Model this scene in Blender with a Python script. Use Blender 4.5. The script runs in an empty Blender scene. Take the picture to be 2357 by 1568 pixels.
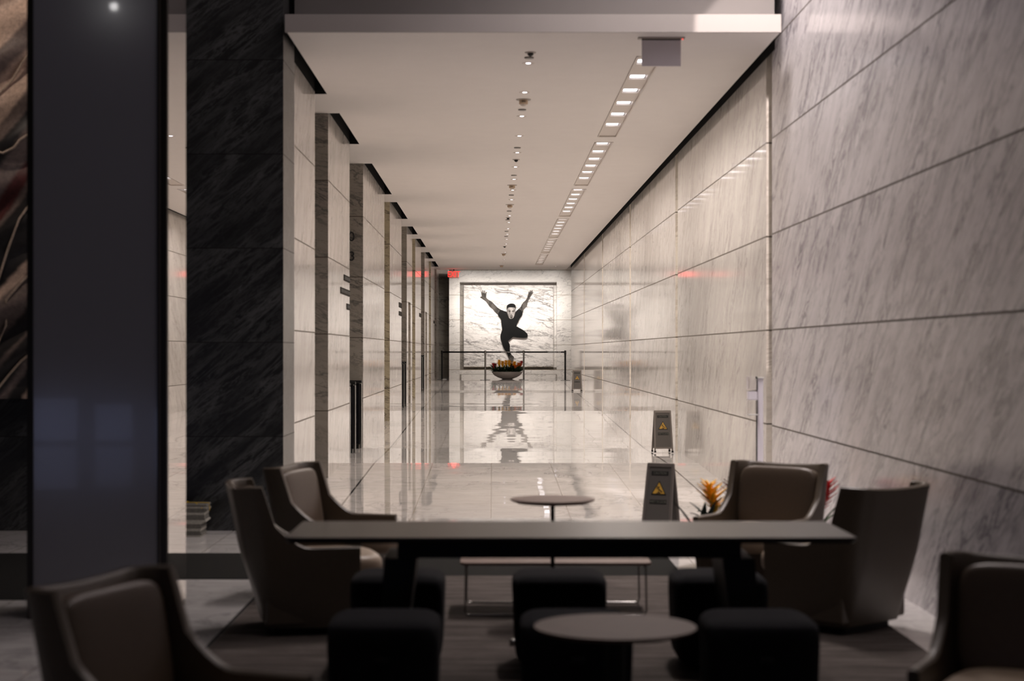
import bpy, bmesh, math, random
from mathutils import Vector, Matrix
from mathutils.geometry import tessellate_polygon
random.seed(7)
scn = bpy.context.scene
COL = scn.collection
PI = math.pi
F = 3900.0; VX = 1135.0; VY = 808.0; EYE = 1.6     # focal length and vanishing point of the 2357x1568 frame

# ---------------------------------------------------------------- camera, world, exposure
cam_d = bpy.data.cameras.new('camera'); cam = bpy.data.objects.new('camera', cam_d); COL.objects.link(cam)
cam.location = (0, 0, EYE); cam.rotation_euler = (PI/2, 0, 0)
cam_d.sensor_width = 36; cam_d.lens = F/2357*36
cam_d.shift_x = (1178.5-VX)/2357; cam_d.shift_y = (VY-784)/2357
cam_d.clip_end = 200
cam_d.dof.use_dof = True; cam_d.dof.focus_distance = 44; cam_d.dof.aperture_fstop = 2.3
scn.camera = cam
w = bpy.data.worlds.new('world'); scn.world = w; w.use_nodes = True
w.node_tree.nodes['Background'].inputs[0].default_value = (.75, .78, 1, 1)
w.node_tree.nodes['Background'].inputs[1].default_value = .01
scn.view_settings.view_transform = 'Standard'; scn.view_settings.look = 'None'
scn.view_settings.exposure = 0; scn.view_settings.gamma = 1; scn.view_settings.use_curve_mapping = False
scn.cycles.max_bounces = 14; scn.cycles.diffuse_bounces = 7; scn.cycles.glossy_bounces = 6
scn.cycles.transmission_bounces = 8; scn.cycles.caustics_reflective = False; scn.cycles.caustics_refractive = False
scn.cycles.use_denoising = True; scn.cycles.sample_clamp_indirect = 4

P_TRAY = 135; P_DOWN = 10; P_COVE = 125; P_LOBBY = 1.0
WARM = (1, .885, .80); COOL = (.93, .9, 1)

def lamp(name, kind, loc, energy, color, size=.1, size_y=None, rot=(0,0,0), spot=1.2, blend=.3, parent=None, spread=None):
    d = bpy.data.lights.new(name, kind); d.energy = energy; d.color = color
    if kind == 'AREA':
        d.shape = 'RECTANGLE' if size_y else 'DISK'; d.size = size
        if size_y: d.size_y = size_y
        if spread: d.spread = spread
    else:
        d.shadow_soft_size = size
        if kind == 'SPOT': d.spot_size = spot; d.spot_blend = blend
    o = bpy.data.objects.new(name, d); o.location = loc; o.rotation_euler = rot; COL.objects.link(o)
    if parent: o.parent = parent
    return o
def aim(o, target):
    o.rotation_euler = (Vector(target)-o.location).to_track_quat('-Z', 'Y').to_euler()
# lobby lamps high above the seating (double-height room), then two added lights
for (x, y, tx, ty, tz, e, sp, bl) in ((2.35, 11.6, 2.42, 15.0, 4.5, 2600, .26, .05), (2.2, 12.6, 2.5, 15.5, 5.0, 60, .9, 1), (1.75, 7.2, 2.0, 10.3, .6, 120, .5, .8)):
    aim(lamp('lobby_spot_light', 'SPOT', (x, y, 8.1), e*P_LOBBY, (1, .86, .82), .03, spot=sp, blend=bl), (tx, ty, tz))
lamp('lobby_wall_washer', 'AREA', (1.55, 13.4, 8.2), 225*P_LOBBY, (1, .89, .86), .3, 2.6, rot=(0, -.28, 0), spread=1.9)
lamp('lobby_wall_washer', 'AREA', (1.75, 10.0, 8.4), 140*P_LOBBY, (1, .87, .86), .35, 10, rot=(0, -.12, 0))
lamp('lobby_fill_light', 'AREA', (-1.5, 7.0, 8.3), 20*P_LOBBY, (1, .86, .84), 6, 8)  # unseen broad fill added to lift the dark seating area
aim(lamp('added_art_light', 'SPOT', (-4.2, 12.6, 7.2), 260, (1, .8, .66), .05, spot=.55, blend=.6), (-4.3, 14.9, 3.6))  # unseen spot added to brighten the cloth picture
# wall washers hidden in the slot above the far end wall
for x in (-.95, .05, 1.05, 2.15):
    aim(lamp('cove_wall_washer', 'AREA', (x, 59.5, 4.8), P_COVE/9.5, (1, .93, .86), .9, .12, spread=1.0), (x, 61.95, 3.2))
    aim(lamp('cove_floor_washer', 'AREA', (x, 59.9, 4.9), P_COVE/22, (1, .93, .86), .9, .12, spread=1.2), (x, 61.9, .9))

# ---------------------------------------------------------------- materials
class N:
    def __init__(s, name):
        s.m = bpy.data.materials.new(name); s.m.use_nodes = True; s.t = s.m.node_tree
        s.b = s.t.nodes['Principled BSDF']
        s.c = s.t.nodes.new('ShaderNodeTexCoord').outputs['Object']
    def n(s, k, **kw):
        x = s.t.nodes.new('ShaderNode'+k)
        for a, v in kw.items(): setattr(x, a, v)
        return x
    def l(s, a, b): s.t.links.new(a, b)
    def set(s, sock, v):
        if hasattr(v, 'links') or hasattr(v, 'is_output'): s.l(v, sock)
        else: sock.default_value = v
    def math(s, op, a, b=0, c=0):
        x = s.n('Math', operation=op)
        for i, v in enumerate((a, b, c)): s.set(x.inputs[i], v)
        return x.outputs[0]
    def mapping(s, v, loc=(0,0,0), rot=(0,0,0), sc=(1,1,1)):
        a = s.n('Mapping'); a.inputs['Rotation'].default_value = rot; a.inputs['Location'].default_value = loc; s.l(v, a.inputs[0])
        b = s.n('Mapping'); b.inputs['Scale'].default_value = sc; s.l(a.outputs[0], b.inputs[0])
        return b.outputs[0]
    def noise(s, v, scale, detail=4, rough=.5, dist=0):
        x = s.n('TexNoise'); s.l(v, x.inputs['Vector'])
        x.inputs['Scale'].default_value = scale; x.inputs['Detail'].default_value = detail
        x.inputs['Roughness'].default_value = rough; x.inputs['Distortion'].default_value = dist
        return x.outputs['Fac']
    def ramp(s, f, pts):
        x = s.n('ValToRGB'); e = x.color_ramp.elements
        while len(e) < len(pts): e.new(.5)
        for i, (p, c) in enumerate(pts):
            e[i].position = p; e[i].color = (*c, 1) if not isinstance(c, (int, float)) else (c, c, c, 1)
        s.l(f, x.inputs[0]); return x.outputs[0]
    def mix(s, f, a, b, mode='MIX'):
        x = s.n('Mix', data_type='RGBA', blend_type=mode)
        s.set(x.inputs[0], f)
        s.set(x.inputs[6], (*a, 1) if isinstance(a, tuple) else a); s.set(x.inputs[7], (*b, 1) if isinstance(b, tuple) else b)
        return x.outputs[2]
    def bump(s, h, st, dist=.01):
        x = s.n('Bump'); x.inputs['Strength'].default_value = st; x.inputs['Distance'].default_value = dist
        s.l(h, x.inputs['Height']); s.l(x.outputs[0], s.b.inputs['Normal'])

def plain(name, col, rough=.5, metal=0, spec=.5, noise=0, nscale=20, bump=0, emit=None, es=0, trans=0, ior=1.5, coat=0):
    k = N(name); b = k.b
    b.inputs['Base Color'].default_value = (*col, 1); b.inputs['Roughness'].default_value = rough
    b.inputs['Metallic'].default_value = metal; b.inputs['Specular IOR Level'].default_value = spec
    b.inputs['IOR'].default_value = ior; b.inputs['Transmission Weight'].default_value = trans; b.inputs['Coat Weight'].default_value = coat
    if noise or bump:
        f = k.noise(k.c, nscale, 5, .6)
        if noise: k.l(k.ramp(f, [(.3, tuple(c*(1-noise) for c in col)), (.7, tuple(min(1, c*(1+noise)) for c in col))]), b.inputs['Base Color'])
        if bump: k.bump(f, bump, .003)
    if emit: b.inputs['Emission Color'].default_value = (*emit, 1); b.inputs['Emission Strength'].default_value = es
    return k.m

def marble(name, base, vein, rot=(0,0,0), stretch=(1,1,1), scale=1.2, width=.03, amount=.7, rough=.12, joint=True, jcol=(.07,.055,.04), spacing=.912, z0=.889, cloud=.12, second=.35, jw=.007, streak=0, spec=.5, tilevary=0):
    k = N(name)
    v = k.mapping(k.c, rot=rot, sc=stretch)
    if tilevary:     # every slab shows another piece of the stone
        sep = k.n('SeparateXYZ'); k.l(k.c, sep.inputs[0])
        zz = k.math('FLOOR', k.math('DIVIDE', k.math('SUBTRACT', sep.outputs[2], z0), spacing))
        cmb = k.n('CombineXYZ'); 
        k.l(k.math('MULTIPLY', zz, tilevary), cmb.inputs[0]); k.l(k.math('MULTIPLY', zz, tilevary*1.7), cmb.inputs[2])
        ad = k.n('VectorMath', operation='ADD'); k.l(v, ad.inputs[0]); k.l(cmb.outputs[0], ad.inputs[1]); v = ad.outputs[0]
    n1 = k.noise(v, scale, 7, .62, .5)
    a1 = k.math('ABSOLUTE', k.math('SUBTRACT', n1, .5))
    v1 = k.ramp(a1, [(0, 1.0), (width, .0)])
    n2 = k.noise(v, scale*3.1, 6, .65, .9)
    a2 = k.math('ABSOLUTE', k.math('SUBTRACT', n2, .47))
    v2 = k.math('MULTIPLY', k.ramp(a2, [(0, 1.0), (width*.9, 0.0)]), second)
    patch = k.ramp(k.noise(v, scale*.6, 3), [(.35, .15), (.62, 1.0)])
    tot = k.math('MULTIPLY', k.math('MULTIPLY', k.math('MAXIMUM', v1, v2), patch), amount)
    cl = k.noise(v, scale*.8, 5, .7)
    b2 = k.ramp(cl, [(.3, tuple(c*(1-cloud) for c in base)), (.7, tuple(min(.95, c*(1+cloud*.5)) for c in base))])
    col = k.mix(tot, b2, vein)
    if streak:
        st = k.noise(k.mapping(k.c, rot=(rot[0]*.15, 0, 0), sc=(9, 9, .25)), 1.0, 4, .6)
        col = k.mix(streak, col, k.ramp(st, [(.35, tuple(c*.72 for c in base)), (.65, base)]))
    if joint:
        sep = k.n('SeparateXYZ'); k.l(k.c, sep.inputs[0])
        j = k.math('LESS_THAN', k.math('PINGPONG', k.math('SUBTRACT', sep.outputs[2], z0), spacing/2), jw)
        col = k.mix(j, col, jcol)
        k.l(k.math('ADD', k.math('MULTIPLY', j, .5), rough), k.b.inputs['Roughness'])
    else: k.b.inputs['Roughness'].default_value = rough
    k.b.inputs['Specular IOR Level'].default_value = spec
    k.l(col, k.b.inputs['Base Color'])
    return k.m

M = {}
M['wall_near'] = marble('near_wall_marble', (.76,.73,.75), (.20,.19,.215), rot=(math.radians(-56),0,0), stretch=(1.5,2.8,.55), scale=2.5, width=.055, amount=.95, rough=.19, cloud=.16, second=.6, tilevary=5.3)
M['wall_far'] = marble('corridor_wall_marble', (.74,.71,.68), (.30,.28,.27), rot=(math.radians(-42),0,0), stretch=(1.5,2.0,.6), scale=2.0, width=.035, amount=.9, rough=.075, cloud=.2, second=.6, streak=.22, tilevary=3.1)
M['wall_left'] = marble('left_wall_marble', (.72,.68,.65), (.27,.255,.25), rot=(math.radians(32),0,0), stretch=(1.5,2.1,.7), scale=2.1, width=.035, amount=.85, rough=.10, cloud=.18, second=.6, streak=.12, tilevary=3.7)
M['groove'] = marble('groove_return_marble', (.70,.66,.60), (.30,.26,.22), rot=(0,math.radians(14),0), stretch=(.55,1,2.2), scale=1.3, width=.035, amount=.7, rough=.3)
M['return_warm_lit'] = marble('warm_lit_return_marble', (.46,.40,.28), (.06,.05,.04), rot=(0,math.radians(-16),0), stretch=(.6,1,2.0), scale=2.4, width=.03, amount=.95, rough=.3, second=.7, cloud=.15, jw=.006, tilevary=4.1)  # same stone, with warm light on some pier ends put into its colour
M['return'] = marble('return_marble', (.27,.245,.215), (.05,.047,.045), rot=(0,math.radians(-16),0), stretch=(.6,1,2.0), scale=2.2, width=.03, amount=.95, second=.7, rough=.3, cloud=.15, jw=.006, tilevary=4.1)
M['end'] = marble('end_wall_marble', (.80,.77,.74), (.20,.18,.18), rot=(0,math.radians(12),0), stretch=(.6,1,1.7), scale=1.7, width=.02, amount=.7, rough=.2, cloud=.1, jcol=(.25,.2,.13), second=.6, z0=.911)
M['end_panel'] = marble('dark_veined_marble', (.80,.765,.74), (.07,.06,.06), rot=(0,math.radians(-11),0), stretch=(.42,1,1.9), scale=2.2, width=.04, amount=.95, rough=.22, cloud=.12, jcol=(.5,.45,.4), jw=.004, second=.7, z0=.911)
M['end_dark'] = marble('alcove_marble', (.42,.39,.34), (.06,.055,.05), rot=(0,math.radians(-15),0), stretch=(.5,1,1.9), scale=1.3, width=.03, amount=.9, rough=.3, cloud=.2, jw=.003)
M['black_stone'] = marble('black_veined_stone', (.014,.0145,.0145), (.085,.088,.088), rot=(0,math.radians(40),0), stretch=(.55,1,3.8), scale=2.4, width=.05, amount=.9, rough=.32, jcol=(.002,.002,.002), spacing=.838, z0=.0, jw=.003, cloud=.5, second=.9, tilevary=7.7)

def floor_mat():
    k = N('polished_floor_marble')
    v = k.mapping(k.c, rot=(0,0,math.radians(8)), sc=(1.1,.8,1))
    n1 = k.noise(v, 1.6, 7, .65, .7); a = k.math('ABSOLUTE', k.math('SUBTRACT', n1, .5))
    ve = k.math('MULTIPLY', k.ramp(a, [(0, 1.0), (.022, 0.0)]), k.ramp(k.noise(v, .5, 3), [(.4, .12), (.65, .75)]))
    fine = k.noise(k.mapping(k.c, sc=(.8,4.5,1)), 3.0, 6, .6)
    base = k.ramp(fine, [(.3, (.53,.51,.495)), (.68, (.70,.68,.66))])
    col = k.mix(ve, base, (.22,.21,.22))
    sep = k.n('SeparateXYZ'); k.l(k.c, sep.inputs[0])
    jx = k.math('LESS_THAN', k.math('PINGPONG', k.math('ADD', sep.outputs[0], .02), .3812), .004)
    jy = k.math('LESS_THAN', k.math('PINGPONG', sep.outputs[1], .7), .004)
    e1 = k.math('LESS_THAN', k.math('ABSOLUTE', k.math('ADD', sep.outputs[0], 1.545)), .011)
    e2 = k.math('LESS_THAN', k.math('ABSOLUTE', k.math('SUBTRACT', sep.outputs[0], 2.267)), .011)
    col = k.mix(k.math('MULTIPLY', k.math('MAXIMUM', jx, jy), .8), col, (.25,.22,.19))
    col = k.mix(k.math('MAXIMUM', e1, e2), col, (.05,.045,.045))
    k.l(col, k.b.inputs['Base Color'])
    k.b.inputs['Roughness'].default_value = .02
    wob = k.noise(k.mapping(k.c, sc=(.18,1.0,1)), 1.0, 1.5, .4)
    k.bump(wob, .36, .012)
    return k.m
M['floor'] = floor_mat()
def carpet_mat():
    k = N('heathered_carpet')
    n = k.noise(k.mapping(k.c, sc=(.7,4.5,1)), 2.6, 8, .7)
    g = k.noise(k.c, 220, 2)
    c = k.ramp(n, [(.33, (.03,.025,.021)), (.5, (.10,.083,.074)), (.68, (.22,.19,.175))])
    k.l(k.mix(.5, c, k.ramp(g, [(.3, (.03,.026,.024)), (.7, (.13,.115,.105))])), k.b.inputs['Base Color'])
    k.b.inputs['Roughness'].default_value = .95; k.b.inputs['Specular IOR Level'].default_value = .1
    k.bump(g, .6, .004); return k.m
M['carpet'] = carpet_mat()
M['ceiling'] = plain('ceiling_paint', (.69,.66,.64), .85, spec=.2, noise=.015, nscale=3)
M['fascia'] = plain('fascia_paint', (.33,.305,.29), .55, spec=.3)
M['bulkhead'] = plain('bulkhead_paint', (.12,.112,.108), .7, spec=.2)
M['void'] = plain('dark_void_paint', (.01,.01,.01), .9, spec=.1)
M['mat_black'] = plain('black_entrance_mat', (.012,.012,.011), .95, spec=.1, noise=.3, nscale=120)
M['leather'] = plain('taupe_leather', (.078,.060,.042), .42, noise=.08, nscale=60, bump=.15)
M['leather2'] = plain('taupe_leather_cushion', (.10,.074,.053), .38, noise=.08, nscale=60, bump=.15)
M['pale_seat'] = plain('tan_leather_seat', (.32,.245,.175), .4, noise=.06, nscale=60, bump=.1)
M['plinth_black'] = plain('black_plinth_paint', (.006,.006,.006), .6, spec=.2)
M['stool'] = plain('charcoal_felt', (.011,.011,.013), .95, spec=.15, noise=.25, nscale=150, bump=.3)
M['table_dark'] = plain('dark_lacquer_top', (.018,.015,.013), .32, spec=.24, noise=.1, nscale=6)
M['table_leg'] = plain('black_steel', (.008,.008,.008), .5, spec=.3)
M['wood'] = plain('brown_wood_veneer', (.095,.062,.048), .55, spec=.3, noise=.12, nscale=12)
M['wood2'] = plain('pale_oak_veneer', (.19,.13,.105), .55, spec=.3, noise=.1, nscale=14)
M['chrome'] = plain('chrome', (.24,.235,.23), .18, metal=1)
M['steel'] = plain('brushed_steel', (.17,.15,.135), .42, metal=.6, noise=.06, nscale=80)
M['steel_dark'] = plain('brushed_steel_panel', (.085,.077,.07), .5, metal=.4)
M['black'] = plain('black_plastic', (.006,.006,.006), .45, spec=.3)
M['blackglass'] = plain('smoked_glass', (.008,.008,.01), .08)
M['yellow'] = plain('warning_yellow', (.42,.24,.03), .5)
M['grey_text'] = plain('dim_grey_print', (.10,.10,.08), .6)
M['white_text'] = plain('white_print', (.62,.62,.6), .6)
M['lens'] = plain('lit_lens', (.9,.9,.9), .3, emit=(.97,.94,1), es=3.6)
M['lens2'] = plain('lit_downlight_lens', (.9,.9,.9), .3, emit=(.93,.88,1), es=7)
M['lamp_bulb'] = plain('lit_bulb', (1,1,1), .5, emit=(1,.97,.95), es=60)
M['trim'] = plain('lamp_trim', (.55,.50,.46), .5)
M['trim_dark'] = plain('lamp_recess_metal', (.30,.265,.24), .5)
M['sprinkler'] = plain('bronze_cap', (.10,.085,.075), .4, metal=.3)
M['strobe'] = plain('beige_plastic', (.45,.34,.24), .5)
M['clear'] = plain('clear_acrylic', (.97,.96,1), .03, trans=1, ior=1.3)
M['exit_red'] = plain('exit_red_glow', (.7,.03,.03), .4, emit=(1,.045,.035), es=1.35)
M['exit_plate'] = plain('exit_clear_plate', (.45,.52,.47), .15, spec=.5)
M['exit_grey'] = plain('exit_backing_glass', (.50,.46,.48), .15, spec=.6)
M['planter'] = plain('cast_stone_bowl', (.30,.275,.26), .55, noise=.05, nscale=20)
M['soil'] = plain('dark_soil', (.012,.010,.008), .95, spec=.1)
M['leaf'] = plain('bromeliad_leaf', (.025,.075,.02), .4, noise=.4, nscale=15)
M['leaf_dark'] = plain('bromeliad_leaf_dark', (.008,.02,.012), .4, noise=.3, nscale=15)
M['fl_yellow'] = plain('bract_yellow', (.90,.50,.015), .45, noise=.12, nscale=30)
M['fl_orange'] = plain('bract_orange', (.80,.19,.02), .45, noise=.2, nscale=30)
M['fl_red'] = plain('bract_red', (.50,.03,.03), .45, noise=.3, nscale=30)
M['fl_maroon'] = plain('bract_maroon', (.13,.012,.02), .45, noise=.3, nscale=30)
M['bronze'] = plain('dark_bronze_frame', (.016,.013,.009), .35, metal=.4)
M['screen'] = plain('reflection_toned_glass', (.21,.215,.25), .12, spec=.6, coat=.3)  # dim lavender reflection of the room put into the base colour
M['side_glass'] = plain('polished_dark_side_glass', (.62,.60,.59), .015, metal=1)
M['lobby_wall'] = plain('lobby_wall_paint', (.10,.095,.11), .8)
M['lobby_ceiling'] = plain('lobby_ceiling_paint', (.12,.115,.12), .85)
M['window_dusk'] = plain('dusk_window_pane', (.1,.12,.2), .2, emit=(.36,.42,.75), es=1.3)
M['paper'] = plain('newsprint', (.13,.125,.11), .9, noise=.3, nscale=90)
M['paper_light'] = plain('pale_newsprint', (.34,.33,.29), .9, noise=.2, nscale=60)
M['twine'] = plain('yellow_twine', (.55,.36,.02), .6)
M['plate'] = plain('dark_bronze_lettering', (.022,.020,.017), .85, spec=.1, noise=.4, nscale=90)
M['num'] = plain('blackened_numeral', (.012,.012,.012), .5)
M['door'] = plain('service_door_paint', (.50,.45,.37), .5)
M['tan_cloth'] = plain('tan_satin_print', (.48,.36,.30), .45, noise=.25, nscale=5)
M['taupe_cloth'] = plain('taupe_print', (.15,.12,.105), .5, noise=.3, nscale=7)
M['denim'] = plain('dark_denim_print', (.022,.020,.020), .7, noise=.6, nscale=22)
M['oxblood'] = plain('oxblood_print', (.07,.018,.018), .5, noise=.3, nscale=8)
k = N('printed_cloth_picture'); an = k.n('VertexColor', layer_name='print')
k.l(k.mix(.35, an.outputs[0], k.ramp(k.noise(k.c, 26, 5, .7), [(.35, .25), (.65, 1.6)]), 'MULTIPLY'), k.b.inputs['Base Color']); k.b.inputs['Roughness'].default_value = .5
M['print_cloth'] = k.m
M['seam'] = plain('pale_stitched_seam', (.42,.34,.27), .6, noise=.3, nscale=60)
M['print_black'] = plain('printed_black_cloth', (.006,.006,.006), .75, spec=.15, noise=.4, nscale=3)
def skin_print(name, lo, hi, sc):
    k = N(name); n = k.noise(k.mapping(k.c, sc=(1.4,1,.8)), sc, 5, .6)
    k.l(k.ramp(n, [(.36, lo), (.66, hi)]), k.b.inputs['Base Color']); k.b.inputs['Roughness'].default_value = .75
    k.b.inputs['Specular IOR Level'].default_value = .15; return k.m
M['skin'] = skin_print('grey_print_skin', (.022,.02,.018), (.10,.088,.08), 7)
M['face'] = skin_print('grey_print_face', (.11,.10,.095), (.36,.335,.32), 7)

# ---------------------------------------------------------------- mesh helpers
def finish(name, bm, mat, parent=None, smooth=None, loc=None, rot=None):
    bmesh.ops.recalc_face_normals(bm, faces=bm.faces)
    me = bpy.data.meshes.new(name); bm.to_mesh(me); bm.free()
    for m in (mat if isinstance(mat, (list, tuple)) else [mat]): me.materials.append(M[m])
    if smooth is not None:
        me.polygons.foreach_set('use_smooth', [True]*len(me.polygons))
        me.set_sharp_from_angle(angle=math.radians(smooth))
    o = bpy.data.objects.new(name, me); COL.objects.link(o)
    if parent: o.parent = parent
    if loc: o.location = loc
    if rot: o.rotation_euler = rot
    return o
def box(bm, x0, x1, y0, y1, z0, z1, mi=0, bevel=0, seg=2, mat=None):
    r = bmesh.ops.create_cube(bm, size=1)
    vs = r['verts']
    for v in vs: v.co = Vector((x0+(v.co.x+.5)*(x1-x0), y0+(v.co.y+.5)*(y1-y0), z0+(v.co.z+.5)*(z1-z0)))
    if mat is not None: bmesh.ops.transform(bm, matrix=mat, verts=vs)
    fs = set(f for v in vs for f in v.link_faces)
    for f in fs: f.material_index = mi
    if bevel:
        es = list(set(e for v in vs for e in v.link_edges))
        bmesh.ops.bevel(bm, geom=es, offset=bevel, segments=seg, affect='EDGES', profile=.5)
    return bm
def B(*a, **k): bm = bmesh.new(); return box(bm, *a, **k)
def lathe(bm, prof, n=32, c=(0,0,0), mi=0):
    rings = []
    for (r, z) in prof:
        rings.append([bm.verts.new((c[0]+r*math.cos(2*PI*i/n), c[1]+r*math.sin(2*PI*i/n), c[2]+z)) for i in range(n)] if r > 1e-6 else [bm.verts.new((c[0], c[1], c[2]+z))])
    for a, b in zip(rings, rings[1:]):
        for i in range(n):
            j = (i+1) % n
            if len(a) == 1 and len(b) == 1: continue
            if len(a) == 1: f = bm.faces.new((a[0], b[i], b[j]))
            elif len(b) == 1: f = bm.faces.new((a[i], a[j], b[0]))
            else: f = bm.faces.new((a[i], a[j], b[j], b[i]))
            f.material_index = mi
    return bm
def L(prof, n=32, c=(0,0,0)): return lathe(bmesh.new(), prof, n, c)
def tube(bm, pts, r, n=8, taper=None):
    pts = [Vector(p) for p in pts]; rings = []
    for i, p in enumerate(pts):
        d = (pts[min(i+1, len(pts)-1)]-pts[max(i-1, 0)]).normalized()
        up = Vector((0,0,1)) if abs(d.z) < .95 else Vector((0,1,0))
        a = d.cross(up).normalized(); b = d.cross(a)
        rr = r if taper is None else r*taper[i]
        rings.append([bm.verts.new(p+a*rr*math.cos(2*PI*k/n)+b*rr*math.sin(2*PI*k/n)) for k in range(n)])
    for A, C in zip(rings, rings[1:]):
        for k in range(n): bm.faces.new((A[k], A[(k+1)%n], C[(k+1)%n], C[k]))
    bm.faces.new(rings[0]); bm.faces.new(rings[-1][::-1])
    return bm
def pillow(bm, c, s, k=5, n=10, rot=None, taper=0):
    """superellipsoid cushion: centre, half sizes, exponent"""
    r = bmesh.ops.create_cube(bm, size=2); vs0 = r['verts']
    es = list(set(e for v in vs0 for e in v.link_edges))
    bmesh.ops.subdivide_edges(bm, edges=es, cuts=n, use_grid_fill=True)
    vs = [v for v in bm.verts if v.is_valid and not v.tag]
    for v in vs:
        p = Vector([math.sin(q*PI/2) if abs(q) < 1 else q for q in v.co])
        m = (abs(p.x)**k+abs(p.y)**k+abs(p.z)**k)**(1/k)
        p = p/m
        q = Vector((p.x*s[0], p.y*s[1], p.z*s[2]))
        if taper: q.x *= 1+taper*p.z; q.y *= 1+taper*p.z
        if rot: q.rotate(rot)
        v.co = q+Vector(c); v.tag = True
    return bm
def rslab(bm, x0, x1, y0, y1, z0, z1, r, n=6, edge=0, mi=0):
    """slab with rounded corners in plan; edge>0 chamfers the underside"""
    pts = []
    for cx, cy, a0 in ((x1-r, y1-r, 0), (x0+r, y1-r, PI/2), (x0+r, y0+r, PI), (x1-r, y0+r, 1.5*PI)):
        for i in range(n+1):
            a = a0+PI/2*i/n; pts.append((cx+r*math.cos(a), cy+r*math.sin(a)))
    cx, cy = (x0+x1)/2, (y0+y1)/2
    def ring(z, ins): return [bm.verts.new((x-math.copysign(ins, x-cx), y-math.copysign(ins, y-cy), z)) for x, y in pts]
    rs = [ring(z0, edge), ring(z0+(z1-z0)*.55, 0), ring(z1-.002, 0), ring(z1, .002)]
    for a, b in zip(rs, rs[1:]):
        for i in range(len(pts)):
            f = bm.faces.new((a[i], a[(i+1)%len(pts)], b[(i+1)%len(pts)], b[i])); f.material_index = mi
    bm.faces.new(rs[0]); bm.faces.new(rs[-1][::-1]); return bm
def text(name, body, size, mat, parent, loc, rot=(PI/2,0,0), ext=.002, align='CENTER', sx=1):
    c = bpy.data.curves.new(name, 'FONT'); c.body = body; c.size = size; c.extrude = ext; c.align_x = align; c.align_y = 'CENTER'
    t = bpy.data.objects.new(name, c); COL.objects.link(t)
    bpy.context.view_layer.update()
    me = bpy.data.meshes.new_from_object(t.evaluated_get(bpy.context.evaluated_depsgraph_get()))
    bpy.data.objects.remove(t)
    me.materials.clear(); me.materials.append(M[mat])
    o = bpy.data.objects.new(name, me); COL.objects.link(o); o.parent = parent; o.location = loc; o.rotation_euler = rot; o.scale = (sx, 1, 1)
    return o
def tag(o, label, cat, group=None):
    o['label'] = label; o['category'] = cat
    if group: o['group'] = group
    return o
def thing(name, label, cat, loc=(0,0,0), rz=0, group=None):
    o = bpy.data.objects.new(name, None); COL.objects.link(o); o.empty_display_size = .1
    o.location = loc; o.rotation_euler = (0,0,rz); return tag(o, label, cat, group)
def copy_tree(o, parent=None):
    c = o.copy(); COL.objects.link(c)
    if parent: c.parent = parent
    for ch in [x for x in list(COL.objects) if x.parent == o]: copy_tree(ch, c)
    return c
def ex0(px, d): return (px-VX)*d/F
def struct(o): o['kind'] = 'structure'; return o
ORD = ['nearest','second','third','fourth','fifth','sixth','seventh','eighth','ninth','tenth','eleventh','twelfth','thirteenth','fourteenth','fifteenth','sixteenth','seventeenth','eighteenth','nineteenth','twentieth','farthest']

# ---------------------------------------------------------------- floor profile (long gentle ramps with landings)
PROF = [(-9,0),(16.2,0),(22.06,.14),(25.4,.14),(35.6,.34),(38.3,.34),(45.9,.46),(49,.46),(55.5,.62),(66,.62)]
def fz(y):
    for (a, za), (b, zb) in zip(PROF, PROF[1:]):
        if y <= b: return za+(zb-za)*(y-a)/(b-a)
    return .62
bm = bmesh.new(); prev = None
for (y, z) in PROF:
    cur = [bm.verts.new((x, y, z)) for x in (-9, 4)] + [bm.verts.new((x, y, -.3)) for x in (-9, 4)]
    if prev:
        bm.faces.new((prev[0], prev[1], cur[1], cur[0])); bm.faces.new((prev[2], cur[2], cur[3], prev[3]))
        bm.faces.new((prev[0], cur[0], cur[2], prev[2])); bm.faces.new((prev[1], prev[3], cur[3], cur[1]))
    else: bm.faces.new((cur[0], cur[2], cur[3], cur[1]))
    prev = cur
bm.faces.new((prev[0], prev[1], prev[3], prev[2]))
struct(finish('floor', bm, 'floor'))

# ---------------------------------------------------------------- walls
XR = 2.66; XL = -1.957; CZ = 4.42; TOP = 5.3
grooves = [16.16, 24.4, 32.7, 41.0, 49.3]
struct(finish('wall_right', B(XR, XR+.4, -9, grooves[0], -.2, 8.6), 'wall_near'))
for i, g in enumerate(grooves):
    end = grooves[i+1] if i < 4 else 57.7
    struct(finish('wall_right_panel', B(XR, XR+.4, g+.35, end, -.2, TOP), 'wall_far' if i else 'wall_far'))
bm = bmesh.new()
for g in grooves: box(bm, XR+.055, XR+.4, g, g+.35, -.2, TOP)
struct(finish('trim_1', bm, 'groove'))
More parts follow.
